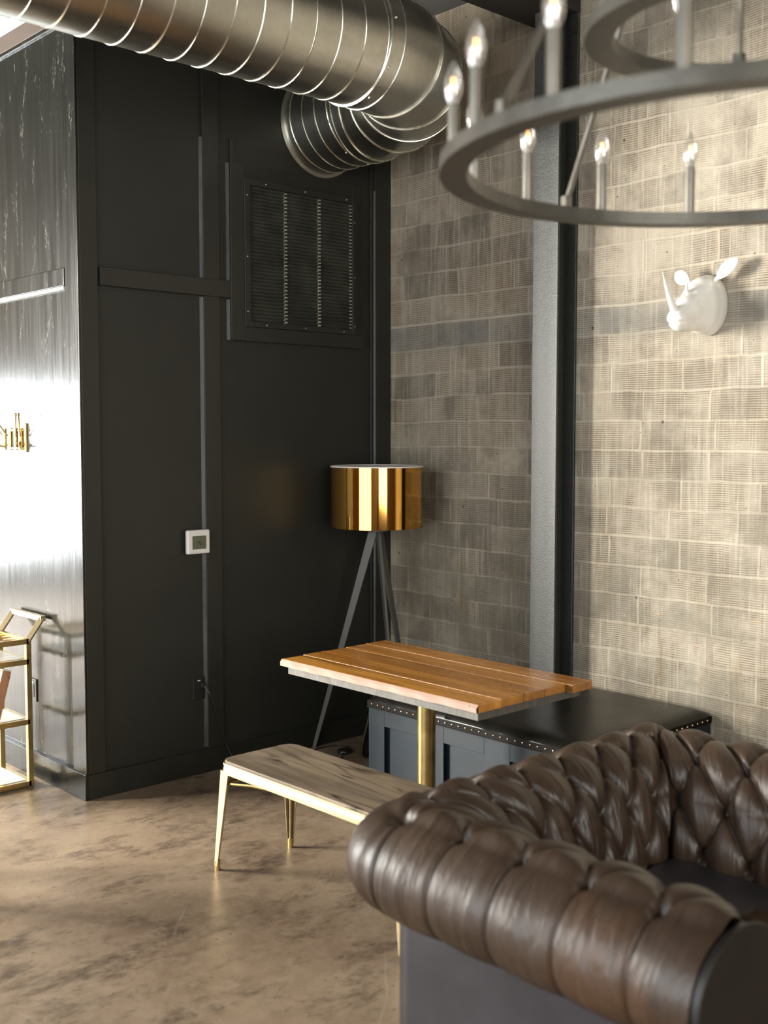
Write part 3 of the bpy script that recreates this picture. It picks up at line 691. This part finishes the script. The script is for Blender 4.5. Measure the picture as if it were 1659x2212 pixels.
# ------------------------------------------------------------------ banquette
def banquette():
    xf,xb,ya,yb=1.02,1.938,-.858,-2.135; zc=.432
    t=thing('banquette_bench','slate blue banquette with black leather top and nailhead trim along the masonry','banquette',(1.48,-1.5,0))
    b=B(); b.box(xf+.022,yb,0,1.780,ya,zc); b.box(1.780,yb,0,xb,-1.366,zc); b.box(1.780,-1.196,0,xb,ya,zc)
    # face frame on the window side
    d=(xf,xf+.022)
    pan=[(-.968,-1.215),(-1.357,-1.60),(-1.745,-2.03)]; edges=[ya]+[v for p in pan for v in p]+[yb]
    for i in range(0,len(edges),2): b.box(d[0],edges[i+1],0,d[1],edges[i],zc)
    for p,q in pan:
        b.box(d[0],q,.355,d[1],p,zc); b.box(d[0],q,0,d[1],p,.075)
    b.obj('cabinet',M['navy'],t,bev=.0015)
    b=B()
    B().box(xf-.004,yb-.004,.455,xf+.03,ya+.004,.459)
    # cushion : rounded pad
    n=44; m=30; z0=.440; bm=b.bm; grid=[]
    W=xb-xf+.008; Ln=ya-yb+.010
    def S(u): return u
    rnd=random.Random(5)
    vlist=sorted([(1-math.cos(j/m*math.pi))/2 for j in range(m+1)]+[(yy-(yb-.005))/Ln for yy in (-1.368,-1.3675,-1.1945,-1.194)]); m=len(vlist)-1
    for i in range(n+1):
        row=[]
        for j in range(m+1):
            u=i/n; uu=(1-math.cos(u*math.pi))/2; vv=vlist[j]
            ex=min(uu,1-uu)*W; ey=min(vv,1-vv)*Ln
            rx=1-math.exp(-ex/.022); ry=1-math.exp(-ey/.022); h=.024+.038*rx*ry+.010*math.sin(math.pi*uu)*math.sin(math.pi*vv)
            y=yb-.005+vv*Ln; x=xf-.005+uu*W
            if -1.3679<y<-1.1942: x=xf-.005+uu*(1.782-xf+.005)
            if uu<.12: h+=.0045*math.sin(y*74+2*math.sin(y*13))*math.exp(-((ex-.02)/.03)**2)*(1 if -1.9<y<-1.3 else .3)
            row.append(bm.verts.new((x,y,z0+h)))
        grid.append(row)
    for i in range(n):
        for j in range(m): bm.faces.new([grid[i][j],grid[i+1][j],grid[i+1][j+1],grid[i][j+1]])
    per=[grid[i][0] for i in range(n+1)]+[grid[n][j] for j in range(1,m+1)]+[grid[i][m] for i in range(n-1,-1,-1)]+[grid[0][j] for j in range(m-1,0,-1)]
    low=[bm.verts.new((v.co.x,v.co.y,z0-.003)) for v in per]; b.bridge(per,low); bm.faces.new(low)
    b.obj('cushion',M['cushion'],t,ang=50)
    b=B(); b.box(xf-.006,yb-.006,.434,xf+.02,ya+.005,.466); b.box(xf+.02,yb-.006,.434,xb-.001,yb+.02,.466); b.box(xf+.02,ya-.02,.434,xb-.001,ya+.005,.466); b.obj('nail_strip',M['strip'],t,bev=.003)
    b=B(); b.box(xf-.008,yb-.008,.430,xf+.01,ya+.006,.4345); b.obj('trim_edge',M['gap'],t,bev=.001)
    proto=None
    def nail(x,y,ax):
        nonlocal proto
        if proto is None:
            proto=B().ell((0,0,0),(.0052,.0052,.0052),12).obj('nailhead',M['rim'],None)
            me=proto.data; me.materials.clear(); me.materials.append(M['nail']); o=proto
        else:
            o=proto.copy(); COL.objects.link(o)
        o.parent=t; o.matrix_parent_inverse=Matrix.Translation(-t.location); o.location=(x,y,.4515); 
    M['nail']=simple('antique_brass_nail',(.78,.66,.48),.25,1)
    y=ya-.03
    while y>yb+.01: nail(xf-.006,y,0); y-=.0405
    x=xf+.03
    while x<xb-.005: nail(x,yb-.006,1); x+=.0405
banquette()

# ------------------------------------------------------------------ leather armchair-sofa
def sofa():
    t=thing('tufted_leather_sofa','brown button tufted leather sofa with rolled arms, in the foreground','sofa',(0.0,-3.2,0))
    XL,XR,YB,YF=-.58,.62,-2.70,-3.69
    rc=.085; p=.187
    cN,rx,rz,zc=-.03,.162,.138,.621
    # profile: list of (n,z,tcoord) with t=0 at top button row
    prof=[]
    th0,th1=-80,176; th_top=78
    K=110
    for i in range(K+1):
        a=R_(th0+(th1-th0)*i/K); prof.append([cN+rx*math.cos(a),zc+rz*math.sin(a)])
    for i in range(1,41):
        s=i/40; prof.append([cN-rx-.035*s-.02*math.sin(math.pi*s),zc+.005-.22*s])
    acc=[0]
    for i in range(1,len(prof)): acc.append(acc[-1]+math.dist(prof[i],prof[i-1]))
    itop=round((th_top-th0)/(th1-th0)*K); t0=acc[itop]
    tc=[a-t0 for a in acc]
    def disp(S,tt):
        ds=(S/p-math.floor(S/p+.5))*p
        # outer side: straight pleats
        g=.010*math.exp(-(ds/.0055)**2); bul=.006*(1-math.exp(-(ds/.045)**2))
        fade=min(1,max(0,(tt+.40)/.10))
        o=bul*(.35+.65*fade)-g
        h=.14
        a=S/p+tt/(2*h); c=S/p-tt/(2*h)
        da=abs(a-round(a)); dc=abs(c-round(c))
        cre=.018*math.exp(-(da/.06)**2)+.018*math.exp(-(dc/.06)**2)
        pil=.030*math.sqrt(abs(math.sin(math.pi*a)*math.sin(math.pi*c)))
        btn=.022*math.exp(-(da*da+dc*dc)/.012)
        i_=pil-cre*.35-btn
        w=min(1,max(0,(tt+.03)/.06)); w=w*w*(3-2*w)
        bt0=.030*math.exp(-((ds/.022)**2+(tt/.026)**2))
        return o*(1-w)+i_*w-bt0*(1-w)
    # path sampling: segments
    def path(kind,u,n):     # returns (x,y),(normal outwards),S
        if kind=='L':  # u 0..1 front->back
            return None
    cors=((XL,YB,-1),(XR,YB,1))
    def row_points(n):
        """list over s of (x,y,nx,ny,S) for offset n"""
        r=max(rc+n,.030); out=[]
        xl=XL-n; xr=XR+n; yb=YB+n
        Sy=lambda y:(-2.98-y)        # S grid anchored on the arm pleats
        # left arm, from front to corner
        na=200; ys=yb-r
        S0=-2.98-(YF); 
        for i in range(na+1):
            y=YF+(ys-YF)*i/na; yn=YF+((YB-rc)-YF)*i/na
            out.append((xl,y,-1,0,(-2.98-yn)))
        Sc=-2.98-(YB-rc)
        nc=26
        for i in range(1,nc):
            a=math.pi-(math.pi/2)*i/nc
            out.append((xl+r+r*math.cos(a),ys+r*math.sin(a),math.cos(a),math.sin(a),None))
        nb=230
        for i in range(nb+1):
            x=(xl+r)+(xr-r-xl-r)*i/nb; xn=(XL+rc)+(XR-XL-2*rc)*i/nb
            out.append((x,yb,0,1,('b',xn)))
        for i in range(1,nc):
            a=math.pi/2-(math.pi/2)*i/nc
            out.append((xr-r+r*math.cos(a),ys+r*math.sin(a),math.cos(a),math.sin(a),None))
        for i in range(na+1):
            y=ys+(YF-ys)*i/na; yn=(YB-rc)+(YF-(YB-rc))*i/na
            out.append((xr,y,1,0,('r',(-2.98-yn))))
        return out
    # continuous S: left arm S runs negative->corner ; choose mapping so that pleats land at y=-2.98-k*p and x=-.24+k*.18
    base=row_points(0)
    Sval=[]
    n1=201; nc=25; nb=231
    for i,q in enumerate(base):
        if i<n1: Sval.append(-q[4])                    # 0 at y=-2.98, positive toward corner
        else: Sval.append(None)
    def setb(x): return 2*p+(x-(-.245))*p/.18 + 0*p         # pleat at x=-.245 ; spacing .18
    ib=n1+nc
    for i in range(nb): Sval[ib+i]=setb(base[ib+i][4][1])
    ir=ib+nb+nc
    Send=Sval[ib+nb-1]; Sr0=math.ceil(Send/p)*p+ (p if math.ceil(Send/p)*p-Send<.06 else 0)
    # right arm : pleat positions also at y=-2.98-k p
    for i in range(len(base)-ir):
        q=base[ir+i]; Sval[ir+i]=Sr0+(q[4][1])+0*p
    if Sval[ir]<Send+.12:
        for i in range(ir,len(base)): Sval[i]+=p
    for (a,b_) in ((n1-1,ib),(ib+nb-1,ir)):
        for i in range(a+1,b_): Sval[i]=Sval[a]+(Sval[b_]-Sval[a])*(i-a)/(b_-a)
    rows=[]
    for (n,z),tt in zip(prof,tc):
        rows.append(row_points(n))
    nS=len(base)
    # profile normals
    pn=[]
    for i in range(len(prof)):
        a=prof[max(i-1,0)]; c=prof[min(i+1,len(prof)-1)]; d=(c[0]-a[0],c[1]-a[1]); L=math.hypot(*d); pn.append((d[1]/L,-d[0]/L))
    def pos(i,s):
        q=rows[i][s]; d=disp(Sval[s],tc[i]); 
        # soften where the surface tucks under the roll and at the seat
        e=min(1,i/10); d*=e
        nn,nz=pn[i]
        return Vector((q[0]+q[2]*nn*d,q[1]+q[3]*nn*d,prof[i][1]+nz*d))
    midL=n1+nc//2; midR=ib+nb+nc//2
    def part(name,sa,sb,lab=None):
        b=B(); bm=b.bm; uv=bm.loops.layers.uv.new('UVMap'); g=[[bm.verts.new(pos(i,s)) for s in range(sa,sb+1)] for i in range(len(prof))]
        for i in range(len(prof)-1):
            for j in range(sb-sa):
                f=bm.faces.new([g[i][j],g[i][j+1],g[i+1][j+1],g[i+1][j]])
                for lp,(ii,jj) in zip(f.loops,((i,j),(i,j+1),(i+1,j+1),(i+1,j))): lp[uv].uv=(Sval[sa+jj],tc[ii])
        return b.obj(name,M['sofa'],t,ang=180)
    part('arm',0,midL); part('backrest',midL,midR); part('arm',midR,nS-1)
    # outer panels
    b=B(); L=None; N0=[(q[0],q[1]) for q in row_points(-.004)]
    q0=[b.bm.verts.new((x,y,.05)) for x,y in N0]; q1=[b.bm.verts.new((x,y,.53)) for x,y in N0]
    for i in range(len(N0)-1): b.bm.faces.new([q0[i],q0[i+1],q1[i+1],q1[i]])
    b.obj('outer_panel',M['sofapanel'],t,ang=50)
    # arm fronts: scroll shaped facing
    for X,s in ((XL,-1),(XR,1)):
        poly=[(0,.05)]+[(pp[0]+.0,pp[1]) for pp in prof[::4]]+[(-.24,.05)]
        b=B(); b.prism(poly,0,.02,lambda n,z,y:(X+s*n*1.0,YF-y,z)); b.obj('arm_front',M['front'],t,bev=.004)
    # seat deck, cushion, rail, feet
    B().box(XL+.20,YF+.01,.05,XR-.20,YB-.20,.30).obj('seat_base',M['sofapanel'],t,bev=.01)
    b=B(); bm=b.bm; n=30; X0,X1,Y0,Y1=XL+.225,XR-.225,YF-.01,YB-.235
    g=[]
    for k,zz in ((0,.30),(1,.46)):
        pass
    b.box(X0,Y0,.302,X1,Y1,.455); b.obj('seat_cushion',M['sofapanel'],t,bev=.04,seg=5)
    for x in (XL+.05,XR-.05):
        for y in (YB-.06,YF+.06): B().lathe([(.018,0),(.026,.012),(.032,.035),(.026,.05)],(x,y,0),n=24,cap0=True,cap1=True).obj('foot',M['chairwood'],t)
    # buttons
    proto=None; h=.14
    smin,smax=min(Sval),max(Sval)
    for r_ in range(0,4):
        tt=h*r_; S=(math.floor(smin/p)-1+(.5 if r_%2 else 0))*p
        i=min(range(len(tc)),key=lambda i:abs(tc[i]-tt))
        if abs(tc[i]-tt)>.02: continue
        while S<=smax:
            S+=p
            if S<smin+.03 or S>smax-.03: continue
            s=min(range(nS),key=lambda s:abs(Sval[s]-S)); q=pos(i,s); c=rows[i][s]
            nv=Vector((c[2]*pn[i][0],c[3]*pn[i][0],pn[i][1]))
            if proto is None:
                proto=B().ell((0,0,0),(.011,.011,.006),16).obj('button',M['button'],None); o=proto
            else: o=proto.copy(); COL.objects.link(o)
            o.parent=t; o.matrix_parent_inverse=Matrix.Translation(-t.location); o.location=q+nv*.004; o.rotation_euler=nv.to_track_quat('Z','Y').to_euler()
M['button']=simple('leather_button',(.055,.036,.022),.35,coat=.2)
sofa()

# ------------------------------------------------------------------ rhino head
def rhino():
    yc=-2.09; t=thing('rhino_head_sculpture','white rhino head sculpture mounted on the masonry wall','sculpture',(LX,yc,2.29))
    b=B()
    def E(p,dy,z,rp,ry,rz,rot=0): b.ell((LX-p,yc+dy,z),(rp*1.08,ry*1.06,rz*1.10),24,Matrix.Rotation(R_(rot),4,'Y'))
    E(.02,0,2.295,.095,.086,.124); E(.07,0,2.29,.085,.082,.115); E(.115,0,2.28,.075,.070,.095)
    E(.165,0,2.265,.08,.060,.066,-12); E(.215,0,2.238,.06,.05,.052,-10); E(.255,0,2.222,.045,.047,.042)
    E(.235,0,2.198,.052,.040,.030); E(.18,0,2.205,.06,.042,.035)
    for s in (-1,1): E(.135,.040*s,2.325,.045,.017,.018,-20)
    E(.255,0,2.245,.03,.03,.03); E(.175,0,2.318,.028,.024,.022)
    o=b.obj('head_base',M['white']); m=o.modifiers.new('r','REMESH'); m.mode='VOXEL'; m.voxel_size=.0042; m.use_smooth_shade=True
    m=o.modifiers.new('s','SMOOTH'); m.factor=.8; m.iterations=60
    dg=bpy.context.evaluated_depsgraph_get(); me=bpy.data.meshes.new_from_object(o.evaluated_get(dg)); bpy.data.objects.remove(o)
    b2=B(); b2.bm.from_mesh(me)
    bmesh.ops.bisect_plane(b2.bm,geom=b2.bm.verts[:]+b2.bm.edges[:]+b2.bm.faces[:],plane_co=(LX-.001,0,0),plane_no=(1,0,0),clear_outer=True)
    # mouth line groove
    for v in b2.bm.verts:
        p=LX-v.co.x; zl=2.205+ (.27-p)*.10
        if p>.16:
            d=abs(v.co.z-zl); 
            if d<.008:
                k=(1-d/.008)*min(1,(p-.16)/.03); v.co.y-=(v.co.y-yc)*.13*k; v.co.x+=.006*k*(1 if p>.25 else 0)
    b2.obj('head',M['white'],t,ang=180)
    def horn(pts,r,nm):
        P=[Vector((LX-p,yc+dy,z)) for p,dy,z in pts]; out=[]
        for i in range(21):
            s=i/20; out.append((P[0]*(1-s)+P[1]*s)*(1-s)+(P[1]*(1-s)+P[2]*s)*s)
        B().tube(out,r,20,rf=lambda s:max(.04,(1-s)**.75*1.0+.25*max(0,.2-s)*5)).obj(nm,M['white'],t,ang=180)
    for s_ in (-1,1): B().ell((LX-.165,yc+s_*.060,2.288),(.007,.004,.006),14).obj('eye',M['white'],t)
    horn([(.262,0,2.235),(.325,0,2.30),(.375,0,2.408)],.020,'front_horn')
    horn([(.178,0,2.315),(.195,0,2.345),(.188,0,2.385)],.014,'small_horn')
    def ear(b0,tip,nm):
        b0=Vector(b0); tip=Vector(tip); d=tip-b0; L=d.length; d.normalize(); nrm=Vector((-1,0,.1)).normalized(); side=d.cross(nrm).normalized(); nrm=side.cross(d)
        b=B(); bm=b.bm; g=[]
        for i in range(19):
            s=i/18; w=(.010 if s<.22 else .010+.021*math.sin(math.pi*min(1,(s-.22)/.78))**.8)*(1 if s<.97 else .5)
            if s>.9: w=max(w-.006*(s-.9)/.1,.002)
            row=[]
            for j in range(12):
                a=2*math.pi*j/12; cup=.010*math.sin(math.pi*s)*(abs(math.cos(a))**2)
                row.append(bm.verts.new(b0+d*(L*s)+side*(w*math.cos(a))+nrm*((.008-.004*s)*math.sin(a)+cup)))
            if g: b.bridge(g[-1],row)
            else: bm.faces.new(row[::-1])
            g.append(row)
        bm.faces.new(g[-1]); b.obj(nm,M['white'],t,ang=180)
    ear((LX-.055,yc-.045,2.385),(LX-.075,yc-.175,2.475),'ear')
    ear((LX-.075,yc+.045,2.380),(LX-.085,yc+.125,2.445),'ear')
rhino()

# ------------------------------------------------------------------ bar cart
def cart():
    t=thing('bar_cart','pale brass bar cart with washed wood shelves beside the glossy side wall','cart',(-.4,.54,0))
    x0,x1,y0,y1=-.80,-.108,.378,.70; s=.013
    for x in (x0,x1):
        for y in (y0,y1): B().box(x-s,y-s,0,x+s,y+s,.735).obj('post',M['brass'],t,bev=.0015)
    for z,nm in ((.722,'top_rail'),(.622,'shelf_rail'),(.325,'shelf_rail'),(.018,'shelf_rail')):
        b=B(); h=.013 
        b.box(x0,y0-s,z-h,x1,y0+s,z+h).box(x0,y1-s,z-h,x1,y1+s,z+h).box(x1-s,y0,z-h,x1+s,y1,z+h).box(x0-s,y0,z-h,x0+s,y1,z+h)
        b.obj(nm,M['brass'],t,bev=.001)
    for z in (.637,.340,.033): B().box(x0+s,y0+s,z-.008,x1-s,y1-s,z).obj('shelf',M['shelf'],t,bev=.001)
    b=B()
    for y in (.47,.55,.62): b.box(x0,y-.004,.716,x1,y+.004,.724)
    b.obj('top_bars',M['brass'],t)
    b=B(); 
    a=Vector((x1,0,.722)); e=Vector((-.030,0,.826))
    for y in (y0,y1):
        b.tube([(a.x,y,a.z),(e.x,y,e.z)],s*1.25,4,True)
    b.box(e.x-s,y0-s,e.z-s,e.x+s,y1+s,e.z+s)
    b.obj('handle',M['palebrass'],t,bev=.001)
cart()

# wooden chair at the left edge (only one slanted post is in the frame)
def chair():
    tx,ty,tz=-1.34,-.98,.80
    t=thing('wooden_chair','red brown wooden chair with slanted back post, in front of the bar cart','chair',(-1.09,-.59,0))
    def bar(p,q,w,h,nm,m='chairwood'):
        p,q=Vector(p),Vector(q); d=(q-p).normalized(); u=d.cross(Vector((0,1,0))).normalized(); v=Vector((0,1,0)); b=B()
        A=[b.bm.verts.new(p+u*sx*w/2+v*sy*h/2) for sx,sy in ((-1,-1),(1,-1),(1,1),(-1,1))]; C_=[b.bm.verts.new(q+u*sx*w/2+v*sy*h/2) for sx,sy in ((-1,-1),(1,-1),(1,1),(-1,1))]
        b.bridge(A,C_); b.bm.faces.new(A[::-1]); b.bm.faces.new(C_); return b.obj(nm,M[m],t,bev=.003)
    for y in (-.80,-.38):
        bar((-.868,y,.40),(-.748,y,.846),.036,.028,'back_post'); bar((-.7475,y,.8465),(-.7462,y,.8512),.035,.027,'post_end','endgrain')
        bar((-.868,y,.42),(-.95,y,0),.036,.028,'leg'); bar((-1.30,y,.42),(-1.32,y,0),.036,.028,'leg')
    B().box(-1.33,-.81,.40,-.85,-.37,.43).obj('seat',M['chairwood'],t,bev=.006)
    for z in (.60,.74):
        x=-.868+.12*(z-.40)/.446; B().box(x-.009,-.80,z-.03,x+.009,-.38,z+.03).obj('back_slat',M['chairwood'],t,bev=.003)
chair()

# ------------------------------------------------------------------ chandelier
def chandelier():
    cx,cy=-.489,-3.643; z1=2.237; z2=2.50; ap=3.30
    t=thing('ring_chandelier','two tier dark iron ring chandelier with lit candle bulbs, overhead','chandelier',(cx,cy,CEIL))
    def ring(R,z,nm):
        w=.055; h=.028
        B().lathe([(R-w,z),(R,z),(R,z+h),(R-.004,z+h),(R-.004,z+.006),(R-w+.004,z+.006),(R-w+.004,z+h),(R-w,z+h),(R-w,z)],(cx,cy,0),n=160).obj(nm,M['iron'],t,ang=30)
        B().lathe([(R-.004,z+h-.006),(R-w+.004,z+h-.006)],(cx,cy,0),n=160).obj('ring_top_plate',M['iron'],t)
    ring(.60,z1,'lower_ring'); ring(.315,z2,'upper_ring')
    protos=None
    def candle(R,z,a):
        nonlocal protos
        x,y=cx+R*math.cos(R_(a)),cy+R*math.sin(R_(a)); z=z+.022
        if protos is None:
            s=B().lathe([(.021,0),(.021,.006),(.0118,.008),(.0118,.118),(.0095,.120)],(0,0,0),n=28,cap0=True,cap1=True).obj('candle_sleeve',M['sleeve'],None)
            pr=[(.0095,.120),(.0135,.128),(.0180,.142),(.0190,.155),(.0168,.171),(.011,.187),(.005,.199),(.0006,.205)]
            g=B().lathe(pr,n=24).obj('bulb',M['glass'],None)
            c=B().lathe([(.0095,.118),(.0095,.128),(.0055,.134),(.0035,.146),(.0015,.150)],n=18,cap1=True).obj('bulb_base',M['rim'],None)  # pale colour paints the bright reflection at the foot of the bulb
            f=B().tube([(0,0,.148),(.0030,0,.152),(.0030,0,.170),(-.0030,0,.170),(-.0030,0,.152),(0,0,.148)],.0013,6).obj('filament',M['filament'],None)
            protos=(s,g,c,f); os=protos
        else:
            os=[q.copy() for q in protos]
            for q in os: COL.objects.link(q)
        s=os[0]; s.parent=t; s.matrix_parent_inverse=Matrix.Translation(-t.location); s.location=(x,y,z); s.rotation_euler=(0,0,R_(a))
        for q in os[1:]: q.parent=s; q.matrix_parent_inverse=Matrix.Identity(4)
    for i in range(16): candle(.572,z1,43+22.5*i)
    for i in range(4): candle(.288,z2,60+90*i)
    for i in range(4):
        a=R_(75.5+90*i); p=(cx+.572*math.cos(a),cy+.572*math.sin(a),z1+.045); 
        B().tube([p,(cx+.012*math.cos(a),cy+.012*math.sin(a),ap)],.0068,10).obj('rod',M['sleeve'],t)
        B().box(p[0]-.012,p[1]-.008,z1+.02,p[0]+.012,p[1]+.008,z1+.058).obj('rod_clip',M['sleeve'],t,bev=.002)
    for i in range(3):
        a=R_(33.5+120*i); p=(cx+.288*math.cos(a),cy+.288*math.sin(a),z2+.035)
        B().tube([p,(cx+.012*math.cos(a),cy+.012*math.sin(a),ap-.02)],.0062,10).obj('rod',M['sleeve'],t)
        B().box(p[0]-.011,p[1]-.011,z2+.02,p[0]+.011,p[1]+.011,z2+.055).obj('rod_clip',M['iron'],t,bev=.002)
    B().lathe([(.03,ap-.04),(.035,ap-.02),(.035,ap+.02),(.012,ap+.04)],(cx,cy,0),n=28,cap0=True,cap1=True).obj('hub',M['iron'],t)
    B().cyl((cx,cy,ap+.03),(cx,cy,CEIL-.02),.009,n=14).obj('stem',M['iron'],t)
    B().cyl((cx,cy,CEIL-.03),(cx,cy,CEIL-.001),.07,n=32).obj('canopy',M['iron'],t)
chandelier()
